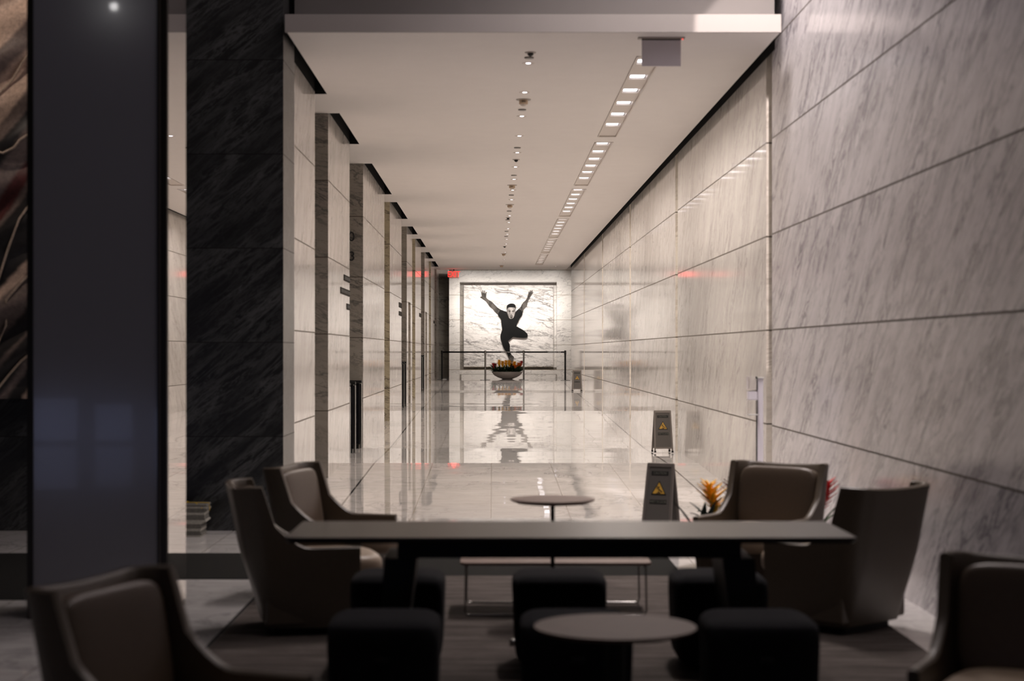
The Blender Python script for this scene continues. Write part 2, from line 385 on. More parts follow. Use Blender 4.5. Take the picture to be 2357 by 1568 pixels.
# end faces of the groove (the return of each panel that looks towards the seating)
for g in grooves: struct(finish('trim_2', B(XR+.002, XR+.054, g+.335, g+.349, -.2, TOP), 'groove'))
struct(finish('wall_right_return', B(XR+.3, XR+.9, 57.7, 62.4, -.2, 6), 'wall_far'))
blocks = [(16.1,18.6),(20.1,23.1),(25.5,30.5),(32.1,36.2),(38.4,41.0),(42.6,46.0),(48.4,51.7),(53.3,56.7),(58.5,61.0)]
struct(finish('slot_shade_right', B(XR-.002, XR+.004, 16.0, 58, 4.45, TOP), 'void'))   # black strip painting the slot's shade along the right wall top
nd = 0
for i, (a, b) in enumerate(blocks):
    bm = bmesh.new()
    niche = {4: (39.1,40.17), 6: (48.95,50.05)}.get(i)
    if niche:
        box(bm, XL-1.5, XL-.16, a, b, -.2, TOP)
        box(bm, XL-.16, XL, a, niche[0], -.2, TOP); box(bm, XL-.16, XL, niche[1], b, -.2, TOP)
        box(bm, XL-.16, XL, niche[0], niche[1], 2.74, TOP)
    else: box(bm, XL-1.5, XL, a, b, -.2, TOP)
    bm.normal_update()
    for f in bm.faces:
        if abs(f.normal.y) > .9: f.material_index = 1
    struct(finish('wall_left', bm, ['wall_left', 'return_warm_lit' if i in (3,5,7) else 'return']))
    struct(finish('slot_shade_end', B(XL+.001, -1.824, b-.004, b+.006, CZ+.002, TOP), 'void'))  # black face painting the slot's shade at the pier end
    struct(finish('slot_shade_left', B(XL-.004, XL+.002, a+.01, b-.003, 4.445, TOP), 'void'))  # black strip on the pier top, standing in for slot shade
    if niche:
        nd += 1
        z0 = max(fz(niche[0]), fz(niche[1]))
        d = struct(finish('door_%d' % nd, B(XL-.158, XL-.11, niche[0]+.02, niche[1]-.02, z0+.005, 2.72), 'door'))
        hb = tube(bmesh.new(), [(XL-.11, niche[1]-.12, 1.45), (XL-.06, niche[1]-.12, 1.45), (XL-.06, niche[1]-.22, 1.45)], .01)
        finish('door_handle', hb, 'chrome', d)
struct(finish('wall_left_passage_end', B(-5.2, -5, 16, 64, -.3, TOP), 'lobby_wall'))
struct(finish('ceiling_void', B(-5.2, 3.2, 15.6, 58.9, TOP, TOP+.1), 'void'))
# dark stone wall facing the seating
struct(finish('wall_black_stone', B(-9, -1.866, 15.07, 15.9, -.2, 8.6), 'black_stone'))
struct(finish('wall_left_lobby', B(-9.2, -9, -9, 15.9, -.3, 8.6), 'lobby_wall'))
struct(finish('wall_back', B(-9.2, 3.1, -9.2, -9, -.3, 8.6), 'lobby_wall'))
struct(finish('ceiling_lobby', B(-9.2, 3.1, -9.2, 15.9, 8.6, 8.8), 'lobby_ceiling'))
# glazing far behind the seats, seen only as dim blue reflections
for i in range(9):
    x = -8.2+i*1.15
    wf = struct(finish('window_%d' % (i+1), B(x-.04, x+.04, -8.98, -8.86, .1, 3.2), 'bronze'))
    finish('pane', B(x+.08+.12*(i % 2), x+1.03-.2*(i % 3), -8.98, -8.95, .06, .78-.1*(i % 3)), 'window_dusk', wf)

t = thing('wall_lamp', 'small bright lamp high on the far wall, seen mirrored in the glass display', 'lamp', (ex0(260, 29.1), -8.95, EYE+795*29.1/F))
finish('lamp_glass', L([(0,-.07),(.05,-.05),(.07,0),(.05,.05),(0,.07)], 16), 'lamp_bulb', t, 60); finish('bracket', B(-.02,.02,-.06,-.0,-.02,.02), 'bronze', t)

# end wall: frame, recess, raised panel, low plinth
YE = 62.0
def ex(px, d=YE): return (px-VX)*d/F
def ez(py, d=YE): return EYE-(py-VY)*d/F
bm = bmesh.new()
x0, x1, zb, zt = ex(1058.5), ex(1281.5), ez(851), ez(649)
box(bm, ex(1033.7), x0, YE, YE+.5, .4, 6); box(bm, x1, 3.6, YE, YE+.5, .4, 6)
box(bm, x0, x1, YE, YE+.5, .4, zb); box(bm, x0, x1, YE, YE+.5, zt, 6)
box(bm, x0, x1, YE+.3, YE+.5, zb, zt)
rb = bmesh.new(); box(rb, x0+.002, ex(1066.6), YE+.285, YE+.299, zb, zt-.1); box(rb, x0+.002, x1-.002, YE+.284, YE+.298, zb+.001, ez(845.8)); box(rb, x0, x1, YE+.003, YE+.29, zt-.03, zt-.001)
struct(finish('recess_shade_strips', rb, 'return'))  # dark strips that paint the recess shade at left, bottom and top
struct(finish('wall_end', bm, 'end'))
struct(finish('wall_end_panel', B(ex(1067), ex(1274), YE+.12, YE+.3, ez(845.5), ez(656), bevel=.03), 'end_panel'))
struct(finish('trim_3', B(ex(1062), ex(1279), YE-.1, YE, .5, .735), 'end'))
struct(finish('trim_4', B(ex(1058), ex(1282), YE-.101, YE, .735, .743), 'return'))
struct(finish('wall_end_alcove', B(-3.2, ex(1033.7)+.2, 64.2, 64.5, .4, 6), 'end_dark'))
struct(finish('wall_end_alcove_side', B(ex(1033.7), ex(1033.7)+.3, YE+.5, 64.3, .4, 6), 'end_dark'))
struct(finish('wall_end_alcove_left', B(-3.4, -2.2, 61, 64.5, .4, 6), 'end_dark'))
struct(finish('ceiling_end_void', B(-3.4, 3.6, 58.9, 64.5, 6, 6.1), 'void'))
struct(finish('ceiling_alcove', B(-3.4, ex(1033.7)+.02, 58.85, 64.2, CZ, CZ+.1), 'ceiling'))

# ---------------------------------------------------------------- corridor ceiling
trays = [(16.2,22.3)] + [(22.87+6.63*k, 22.87+6.63*k+6.0) for k in range(5)]
bm = bmesh.new(); TX0, TX1 = 1.372, 1.628; CT = CZ+.154
box(bm, -1.823, TX0, 15.0, 58.8, CZ, CT); box(bm, TX1, 2.54, 15.0, 58.8, CZ, CT)
ys = [15.0] + [v for t in trays for v in t] + [58.8]
for a, b in zip(ys[::2], ys[1::2]): box(bm, TX0, TX1, a, b, CZ, CT)
prevb = 15.95
for (a, b) in blocks:
    if prevb > 16: box(bm, -3.4, -1.823, prevb+.01, a-.01, CZ, CT)
    prevb = b
bm2 = bm
struct(finish('ceiling', bm2, 'ceiling'))
struct(finish('trim_5', B(-1.84, 2.545, 14.97, 15.0, CZ-.002, CT+.002), 'fascia'))   # front lip of the corridor ceiling
struct(finish('wall_bulkhead', B(-1.81, 2.565, 15.45, 15.6, CT+.0, 8.6), 'bulkhead'))
struct(finish('wall_bulkhead_side', B(-1.866, -1.81, 15.5, 15.6, 0+4.6, 8.6), 'void'))

def tray(i, a, b):
    names = ['nearest long recessed light tray behind the hanging exit sign', 'second long light tray from the seating, seven square lamps', 'third long light tray from the seating, halfway down the corridor ceiling', 'fourth long light tray from the seating, beyond mid corridor', 'fifth long light tray from the seating, last but one', 'farthest long light tray, closest to the end wall']
    t = thing('light_tray', names[i], 'ceiling light', ((TX0+TX1)/2, a, CZ), 0, 'long recessed light trays in the corridor ceiling')
    n = 7; pitch = .925; first = (16.6+.925*7*i)-a
    if first < .25: first = .3
    hw = (TX1-TX0)/2-.004; Lh = b-a
    bm = bmesh.new(); zc = .012; cuts = [(first+pitch*k-.14, first+pitch*k+.14) for k in range(n)]
    cuts = [c for c in cuts if c[1] < Lh-.03]
    e = .004
    for s in (-1, 1):
        xs = sorted((s*hw, s*.088)); box(bm, xs[0], xs[1], e, Lh-e, zc, zc+.012)
        xs = sorted((s*hw, s*(hw-.014))); box(bm, xs[0], xs[1], e, Lh-e, -.006, zc)
    yy = e
    for c0, c1 in cuts: box(bm, -.088, .088, yy, c0, zc, zc+.012); yy = c1
    box(bm, -.088, .088, yy, Lh-e, zc, zc+.012)
    box(bm, -hw, hw, e, .02, -.006, zc); box(bm, -hw, hw, Lh-.02, Lh-e, -.006, zc)
    finish('tray_housing', bm, 'trim', t)
    for c0, c1 in cuts:
        bm = bmesh.new()
        box(bm, -.096, -.088, c0, c1, zc+.012, .085); box(bm, .088, .096, c0, c1, zc+.012, .085)
        box(bm, -.096, .096, c0-.008, c0, zc+.012, .085); box(bm, -.096, .096, c1, c1+.008, zc+.012, .085); box(bm, -.096, .096, c0, c1, .085, .095)
        lb = finish('lamp_box', bm, 'trim_dark', t)
        finish('lens', B(-.076, .070, c0+.035, c1-.02, .028, .036), 'lens', lb)
    l = lamp('tray_light', 'AREA', (0, Lh/2, -.012), P_TRAY, WARM, .16, Lh-.3, parent=t, spread=2.75)
for i, (a, b) in enumerate(trays): tray(i, a, b)

def cdepth(y): return (CZ-EYE)*F/(VY-y)
def cpos(px, py): d = cdepth(py); return ((px-VX)*d/F, d, CZ)
dl = [16.6+1.87*k for k in range(21)]
skip = {9, 16}
n = 0
for k, d in enumerate(dl):
    if k in skip: continue
    lab = 'small round downlight, %s from the seating in the central ceiling row' % ORD[n] if n else 'small round downlight nearest the seating in the central ceiling row'
    if k == len(dl)-1: lab = 'small round downlight farthest from the seating in the central ceiling row'
    t = thing('downlight', lab, 'downlight', (.345, d, CZ), 0, 'downlights in the central ceiling row')
    finish('trim_ring', L([(.026,-.001),(.055,-.006),(.062,-.002),(.062,0),(.02,0),(.026,-.001)], 20), 'trim', t)
    finish('lens', L([(0,-.004),(.022,-.003),(.022,0),(0,0)], 16), 'lens2', t)
    lamp('downlight_beam', 'SPOT', (0,0,-.02), P_DOWN*PI, WARM, .015, spot=2.5, blend=.7, parent=t)
    n += 1
t = thing('downlight', 'lone small downlight near the end wall, right of the ceiling centre', 'downlight', (ex(1279, 56.5), 56.5, CZ))
finish('trim_ring', L([(.026,-.001),(.055,-.006),(.062,-.002),(.062,0),(.02,0),(.026,-.001)], 20), 'trim', t); finish('lens', L([(0,-.004),(.03,-.003),(.03,0),(0,0)], 16), 'lens2', t)
# sprinklers (dark pointed heads), flat sprinkler cover discs, fire strobes
for j, (px, py) in enumerate(((1221,120.5),(1188,367),(1169.5,501),(1161.5,567))):
    t = thing('sprinkler', '%s dark sprinkler head hanging below the corridor ceiling' % ORD[j], 'sprinkler', cpos(px, py), 0, 'dark sprinkler heads')
    finish('escutcheon', L([(0,0),(.055,0),(.05,-.008),(0,-.008)], 20), 'trim_dark', t)
    finish('sprinkler_head', L([(.028,-.008),(.03,-.022),(.016,-.035),(0,-.042)], 14), 'black', t)
for j, (px, py) in enumerate(((1218,132),(1202,252),(1191,339.5),(1183,403),(1177,448.6),(1172,485.5),(1168.5,505.5),(1166,532),(1165,544))):
    tag(finish('sprinkler_cover', L([(0,0),(.048,0),(.044,-.012),(0,-.014)], 20), 'sprinkler', loc=cpos(px, py)), '%s flat sprinkler cover disc in the central ceiling row' % ORD[j], 'sprinkler cover', 'flat sprinkler cover discs')
for j, (px, py) in enumerate(((1205,229),(1178.6,426),(1173.6,471),(1159.5,584),(1154.5,611))):
    t = thing('fire_strobe', '%s beige fire alarm strobe hanging from the corridor ceiling' % ORD[j], 'fire alarm', cpos(px, py), 0, 'beige ceiling fire alarm strobes')
    finish('mounting_plate', L([(0,0),(.085,0),(.08,-.008),(0,-.008)], 24), 'trim_dark', t)
    finish('strobe_body', L([(.05,-.008),(.05,-.05),(.044,-.055),(0,-.055)], 20), 'strobe', t)
    finish('strobe_lens', L([(.034,-.055),(.03,-.07),(.015,-.078),(0,-.08)], 16), 'trim', t)
    if j < 3: text('lettering', 'FIRE', .024, 'num', t, (0,-.051,-.03), ext=.001)

# ---------------------------------------------------------------- exit signs
t = thing('exit_sign', 'lit red EXIT sign with arrows, at the upper left of the end wall', 'exit sign', (ex(1044.5, 58.5), 58.5, CZ))
finish('stem', B(-.02,.02,-.02,.02,-.05,0), 'black', t)
dz = .04
finish('sign_plate', B(-.165,.165,-.012,.012,-.27-dz,-.01-dz, bevel=.004), 'exit_plate', t)
text('lettering', 'EXIT', .25, 'exit_red', t, (0,-.016,-.14-dz), ext=.004, sx=.95).scale = (.86, 1.15, 1)
for s in (-1, 1):
    bm = bmesh.new(); v = [bm.verts.new((s*.185, y, -.14-dz)) for y in (-.014, -.002)] + [bm.verts.new((s*.15, y, -.115-dz)) for y in (-.014, -.002)] + [bm.verts.new((s*.15, y, -.165-dz)) for y in (-.014, -.002)]
    bm.faces.new((v[0], v[2], v[4])); bm.faces.new((v[1], v[5], v[3])); bm.faces.new((v[0], v[1], v[3], v[2])); bm.faces.new((v[2], v[3], v[5], v[4])); bm.faces.new((v[4], v[5], v[1], v[0]))
    finish('arrow', bm, 'exit_red', t)
lamp('exit_glow', 'POINT', (0,-.25,-.18), 1.6, (1,.06,.05), .1, parent=t)
D = 15.25
t = thing('exit_sign', 'grey edge-lit hanging sign panel under the front ceiling lip', 'exit sign', (ex(1522, D), D, CZ))
finish('canopy', B(-.21,.21,-.04,.04,-.012,0, bevel=.003), 'trim_dark', t)
finish('sign_panel', B(-.176,.176,-.006,.006,-.258,-.012), 'exit_grey', t)
finish('top_rail', B(-.176,.176,-.012,.012,-.024,-.012), 'sprinkler', t)
finish('indicator_lamp', L([(0,0),(.006,0),(.006,-.01),(0,-.012)], 10, (.19,-.02,-.012)), 'exit_red', t)

# ---------------------------------------------------------------- left wall: lettering plates, numerals, turnstiles
def wz(py, d): return EYE-(py-VY)*d/F
plates = [((22.19,23.09), 631.6, 645.6, 'uppermost of three dark lettering strips on the marble pier'), ((21.7,23.09), 660.5, 675.3, 'middle and longest dark lettering strip on the marble pier'), ((22.6,23.09), 698.5, 712.5, 'lowest and shortest dark lettering strip on the marble pier')]
for (a, b), y0, y1, lab in plates:
    t = tag(finish('wayfinding_strip', B(XL, XL+.008, a, b, wz(y1, a), wz(y0, a)), 'plate'), lab+', below the corridor numerals', 'wall sign', 'dark wayfinding strips')
    bm = bmesh.new(); h = wz(y0, a)-wz(y1, a); q = a+.05
    while q < b-.04:
        wd = random.uniform(.02, .05); box(bm, XL+.008, XL+.011, q, min(q+wd, b-.02), wz(y1, a)+h*.25, wz(y1, a)+h*.75); q += wd+.018
    finish('raised_lettering', bm, 'num', t)
for (a, b, y0, y1, lab) in ((35.2,36.19,695.6,707,'upper dark strip on the fourth marble pier'), (35.2,36.19,716,726,'lower dark strip on the fourth marble pier'), (44.9,45.99,720.5,729,'dark strip on the sixth marble pier'), (55.6,56.69,738,744,'tiny dark strip on the eighth marble pier, nearest the end wall')):
    tag(finish('wayfinding_strip', B(XL, XL+.008, a, b, wz(y1, a), wz(y0, a)), 'plate'), lab, 'wall sign', 'dark wayfinding strips')
for ch, px, py in (('0', 809.5, 546), ('3', 810.5, 591)):
    o = text('corridor_numeral', ch, .2, 'num', None, (ex(px, 25.5), 25.49, wz(py, 25.5)), ext=.008)
    tag(o, 'black numeral %s mounted high on the second marble pier edge' % ch, 'numeral', 'black corridor numerals')
def turnstile(d, lab, group):
    t = thing('turnstile', lab, 'turnstile', (XL-.005, d, fz(d)), 0, group)
    finish('cabinet', B(-1.25,-.03,-.05,.05,.06,.98, bevel=.006), 'blackglass', t)
    finish('base', B(-1.22,-.05,-.04,.04,0,.06), 'plinth_black', t)
    finish('end_cap', B(-.03,0,-.045,.045,.0,.97, bevel=.008), 'chrome', t)
    finish('top_rail', B(-1.25,.0,-.055,.055,.98,1.02, bevel=.008), 'black', t)
    return t
for (ds, where) in (((23.3,24.2,25.35), 'first passage'), ((36.5,37.4,38.3), 'second passage'), ((46.2,47.2,48.3), 'third passage')):
    for d, p in zip(ds, ('nearest', 'middle', 'farthest')):
        turnstile(d, '%s slim black and chrome turnstile cabinet in the %s on the left' % (p, where), 'turnstiles in the '+where)

# ---------------------------------------------------------------- dancer cut-out on the end wall
def dz2(p, crop=(1080, 640), s=6.03): return (ex(crop[0]+p[0]/s, YE+.09), ez(crop[1]+p[1]/s, YE+.09))
def smooth_poly(pts, it=1):
    for _ in range(it):
        o = []
        for i, p in enumerate(pts):
            q = pts[(i+1) % len(pts)]
            o += [(p[0]*.75+q[0]*.25, p[1]*.75+q[1]*.25), (p[0]*.25+q[0]*.75, p[1]*.25+q[1]*.75)]
        pts = o
    return pts
def cutout(bm, pts, y0, y1, mi=0, it=1):
    P = [dz2(p) for p in smooth_poly(pts, it)]
    a = [bm.verts.new((x, y0, z)) for x, z in P]; b = [bm.verts.new((x, y1, z)) for x, z in P]
    for tri in tessellate_polygon([[Vector((x, z, 0)) for x, z in P]]):
        f = bm.faces.new([a[i] for i in tri]); f.material_index = mi
        f = bm.faces.new([b[i] for i in reversed(tri)]); f.material_index = mi
    for i in range(len(P)):
        j = (i+1) % len(P); f = bm.faces.new((a[i], a[j], b[j], b[i])); f.material_index = mi
larm = [(150,264),(165,260),(176,256),(172,235),(168,210),(164,184),(171,181),(178,205),(184,222),(185,195),(184,170),(192,168),(197,195),(202,220),(207,195),(209,172),(218,172),(218,198),(219,222),(227,205),(236,192),(242,198),(237,225),(235,250),(237,275),(262,300),(300,322),(335,348),(368,385),(405,422),(450,445),(440,500),(400,505),(375,480),(348,457),(330,425),(305,408),(285,395),(265,360),(240,325),(210,300),(185,284),(165,272)]
rarm = [(670,440),(712,405),(728,370),(750,338),(785,308),(804,280),(808,255),(818,228),(823,205),(820,186),(827,183),(833,204),(837,198),(842,178),(851,169),(857,175),(849,196),(855,194),(866,175),(878,171),(882,178),(868,201),(872,203),(884,189),(890,195),(877,215),(863,235),(848,262),(833,290),(815,322),(807,350),(806,376),(790,400),(770,417),(752,442),(746,485),(700,490)]
face = [(528,412),(545,402),(585,398),(625,402),(640,415),(645,450),(641,480),(628,505),(622,540),(605,562),(580,570),(558,562),(542,540),(533,505),(523,482),(519,450)]
foot = [(528,1030),(575,1040),(590,1070),(612,1085),(624,1105),(615,1125),(614,1150),(602,1170),(580,1175),(565,1150),(545,1120),(538,1080)]
hair = [(520,440),(518,400),(530,375),(555,359),(585,353),(620,358),(640,375),(648,405),(647,442),(640,425),(632,411),(585,407),(545,411),(532,420),(527,445)]
shirt = [(432,441),(460,447),(490,462),(522,468),(534,520),(560,566),(600,566),(630,520),(645,462),(683,434),(702,436),(724,452),(741,482),(738,512),(720,540),(695,572),(680,610),(662,640),(656,672),(640,730),(560,760),(470,760),(456,730),(455,690),(446,640),(443,572),(420,546),(397,512),(408,482)]
trous = [(458,715),(655,668),(690,690),(735,714),(770,738),(800,765),(813,787),(809,815),(795,831),(740,833),(680,829),(635,822),(605,818),(585,840),(560,858),(535,878),(556,905),(566,940),(562,985),(566,1020),(578,1052),(560,1085),(540,1080),(520,1040),(495,1000),(470,960),(455,910),(440,860),(430,815),(440,770)]
Y1 = YE+.09
bm = bmesh.new()
cutout(bm, larm, YE+.07, Y1+.02); cutout(bm, rarm, YE+.07, Y1+.02); cutout(bm, foot, YE+.07, Y1+.02); cutout(bm, face, YE+.045, Y1+.02, 1)
dn = tag(finish('dancer_cutout', bm, ['skin', 'face']), 'black-and-white cutout picture of a leaping man with raised arms on the end wall', 'wall art')
bm = bmesh.new(); cutout(bm, hair, YE+.04, YE+.06); finish('hair', bm, 'print_black', dn)
bm = bmesh.new(); cutout(bm, shirt, YE+.055, YE+.08); finish('shirt', bm, 'print_black', dn)
bm = bmesh.new(); cutout(bm, trous, YE+.05, YE+.08); finish('trousers', bm, 'print_black', dn)
bm = bmesh.new()
for p in ([(545,462),(560,458),(574,463),(572,471),(558,474),(547,470)], [(594,463),(608,458),(624,462),(622,470),(609,474),(596,471)], [(536,453),(552,446),(578,455),(574,460),(553,453)], [(592,455),(614,446),(636,453),(618,453),(597,460)],
          [(571,498),(578,503),(592,503),(599,498),(596,507),(574,507)], [(560,524),(584,519),(610,524),(606,531),(584,529),(564,531)], [(566,540),(585,537),(604,540),(600,556),(585,562),(570,556)],
          [(526,455),(531,500),(541,540),(556,562),(547,535),(538,500)], [(643,455),(638,495),(626,540),(611,561),(620,535),(631,498)]):
    cutout(bm, p, YE+.036, YE+.05)
finish('facial_features', bm, 'skin', dn)

# ---------------------------------------------------------------- planters and bromeliads
def bowl(lab, loc):
    t = thing('planter_bowl', lab, 'planter', loc)
    finish('bowl', L([(0,0),(.17,0),(.2,.015),(.33,.06),(.44,.125),(.51,.2),(.535,.255),(.52,.26),(.50,.245),(.45,.21),(0,.20)], 48), 'planter', t, 40)
    finish('soil', L([(0,.235),(.3,.232),(.47,.222),(.47,.212),(0,.212)], 32), 'soil', t)
    return t
def leafblade(bm, base, ang, length, droop, wd=.022, up=.7, n=7):
    d = Vector((math.cos(ang), math.sin(ang), 0)); side = Vector((-d.y, d.x, 0)); prev = None
    for i in range(n+1):
        u = i/n
        p = Vector(base)+d*(length*u*(1-.1*u))+Vector((0,0,length*(up*u-droop*u*u)))
        wv = wd*math.sin(PI*min(1, .15+.85*u)**.8)*(1 if u < .99 else .05)+.001
        c = [bm.verts.new(p-side*wv), bm.verts.new(p+Vector((0,0,-wv*.4))), bm.verts.new(p+side*wv), bm.verts.new(p+Vector((0,0,-wv*.4-.004)))]
        if prev:
            for q in range(4): bm.faces.new((prev[q], prev[(q+1)%4], c[(q+1)%4], c[q]))
        else: bm.faces.new(c)
        prev = c
    bm.faces.new(prev)
def plant(lab, loc, colr, h=.42, lean=(0,0), leafy=15, spread=.26, dark=False, group=None, spiky=False, leafonly=False):
    t = thing('bromeliad', lab, 'plant', loc, random.uniform(0, 6), group)
    t.rotation_euler.z = 0
    bm = bmesh.new()
    for i in range(leafy):
        leafblade(bm, (0,0,0), i*2.4+random.uniform(-.3,.3), random.uniform(.8,1.15)*spread, random.uniform(.5,1.1), wd=.026, up=random.uniform(.8,1.9))
    finish('leaves', bm, 'leaf_dark' if dark else 'leaf', t)
    if leafonly: return t
    top = Vector((lean[0], lean[1], h))
    finish('stem', tube(bmesh.new(), [(0,0,0), top*.5, top*.92], .008), 'leaf_dark', t)
    bm = bmesh.new(); big = 1.0 if spiky else 1.15
    for i in range(44):
        u = .52+.5*i/43; p = top*u; r = big*(.052+.045*math.sin(PI*min(1, (u-.5)*2.1)))
        leafblade(bm, p, i*2.4, r*(1.35 if spiky else 1), .1, wd=.013 if spiky else .017, up=.75, n=4)
    tube(bm, [top*.5, top*.8, top*1.03], .03, 8, [.7, 1.1, .6])
    finish('flower_spike', bm, colr, t)
    return t
FB = 58.9; fx = ex(1167.5, FB)
bowl('pale shallow stone bowl planter in front of the end wall', (fx, FB, .62))
far = [(896,'fl_red',.30,-.06,'far left bromeliad with short red bracts'),(930,'fl_maroon',.30,-.02,'dark maroon bromeliad, second from left in the far bowl'),(988,'fl_yellow',.42,0,'tallest yellow bromeliad, third from left in the far bowl'),(1030,'fl_yellow',.38,0,'yellow bromeliad, fourth from left in the far bowl'),
       (1070,'fl_yellow',.41,0,'yellow bromeliad left of the cutout foot in the far bowl'),(1108,'fl_yellow',.41,0,'yellow bromeliad directly below the cutout foot'),(1132,'fl_maroon',.30,0,'low maroon bromeliad behind the middle of the far bowl'),(1170,'fl_yellow',.37,.0,'yellow bromeliad right of the cutout foot in the far bowl'),(1172,'fl_orange',.24,.01,'low orange bromeliad at the front right of the far bowl'),(1222,'fl_orange',.32,0,'small orange bromeliad, second from right in the far bowl'),(1240,'fl_red',.39,.11,'leaning orange-red bromeliad at the right rim of the far bowl')]
for i, (cx, c, h, ln, lab) in enumerate(far):
    X = ex(960+cx/5.2275, FB)
    X = max(fx-.42, min(fx+.40, X-ln*.5)); yo = random.uniform(-.22,.12)
    if 'front' in lab: yo = -.3
    if 'behind' in lab: yo = .2
    plant(lab, (X, FB+yo, .62+.225), c, h, (ln, 0), 20, .26, i % 2 == 0, 'bromeliads in the far bowl')
NB = (1.86, 12.35)
bowl('shallow stone bowl planter hidden behind the upholstered chair, against the right wall', (NB[0], NB[1], 0))
plant('amber spiked bromeliad left of the leather chair back', (NB[0]-.20, NB[1]-.1, .225), 'fl_yellow', .40, (-.10, 0), 13, .27, True, 'bromeliads in the near planter', True)
plant('dark leafy bromeliad without bloom at the left rim of the near planter', (NB[0]-.36, NB[1]-.15, .23), 'fl_yellow', .3, (0,0), 18, .24, True, 'bromeliads in the near planter', leafonly=True)
plant('dark red bromeliad tip just left of the leather chair back', (NB[0]-.07, NB[1]+.1, .225), 'fl_maroon', .42, (0,0), 12, .25, True, 'bromeliads in the near planter', True)
plant('bright red bromeliad right of the leather chair back', (NB[0]+.46, NB[1]+.05, .20), 'fl_red', .43, (.13,0), 12, .24, False, 'bromeliads in the near planter', True)
plant('yellow bromeliad half hidden by the right edge of the leather chair', (NB[0]+.30, NB[1]+.15, .22), 'fl_yellow', .41, (.07,0), 10, .22, False, 'bromeliads in the near planter', True)

# ---------------------------------------------------------------- stanchions with belts
st = [(1017.5, 58.2, 'leftmost chrome belt stanchion, beside the left pier'), (1117, 57.1, 'chrome belt stanchion left of the flower bowl'), (1205.5, 57.1, 'chrome belt stanchion right of the flower bowl'), (1301, 56.3, 'rightmost chrome belt stanchion, nearest the right wall')]
pos = [((px-VX)*d/F, d) for px, d, _ in st]
for i, ((x, y), (_, _, lab)) in enumerate(zip(pos, st)):
    t = thing('stanchion', lab, 'stanchion', (x, y, fz(y)), 0, 'belt stanchions by the end wall')
    finish('base', L([(0,0),(.17,0),(.172,.008),(.12,.022),(.04,.035),(0,.035)], 32), 'chrome', t, 30)
    finish('post', L([(0,.03),(.03,.03),(.03,.86),(0,.86)], 16), 'chrome' if 0 < i < 3 else 'black', t, 30)
    finish('belt_head', L([(0,.86),(.036,.86),(.038,.93),(.036,.985),(.025,.995),(0,.995)], 16), 'black' if i in (0,3) else 'chrome', t, 30)
    if i < 3:
        (x2, y2) = pos[i+1]; v = Vector((x2-x, y2-y, 0)); ln = v.length; a = math.atan2(v.y, v.x)
        bt = finish('belt', B(.035, ln-.035, -.002, .002, .915, .965), 'black', t, rot=(0,0,a))
        if i: text('belt_lettering', 'VORNADO REALTY TRUST', .042, 'white_text', bt, (ln*(.60 if i == 1 else .74), -.004, .94), ext=.0006)

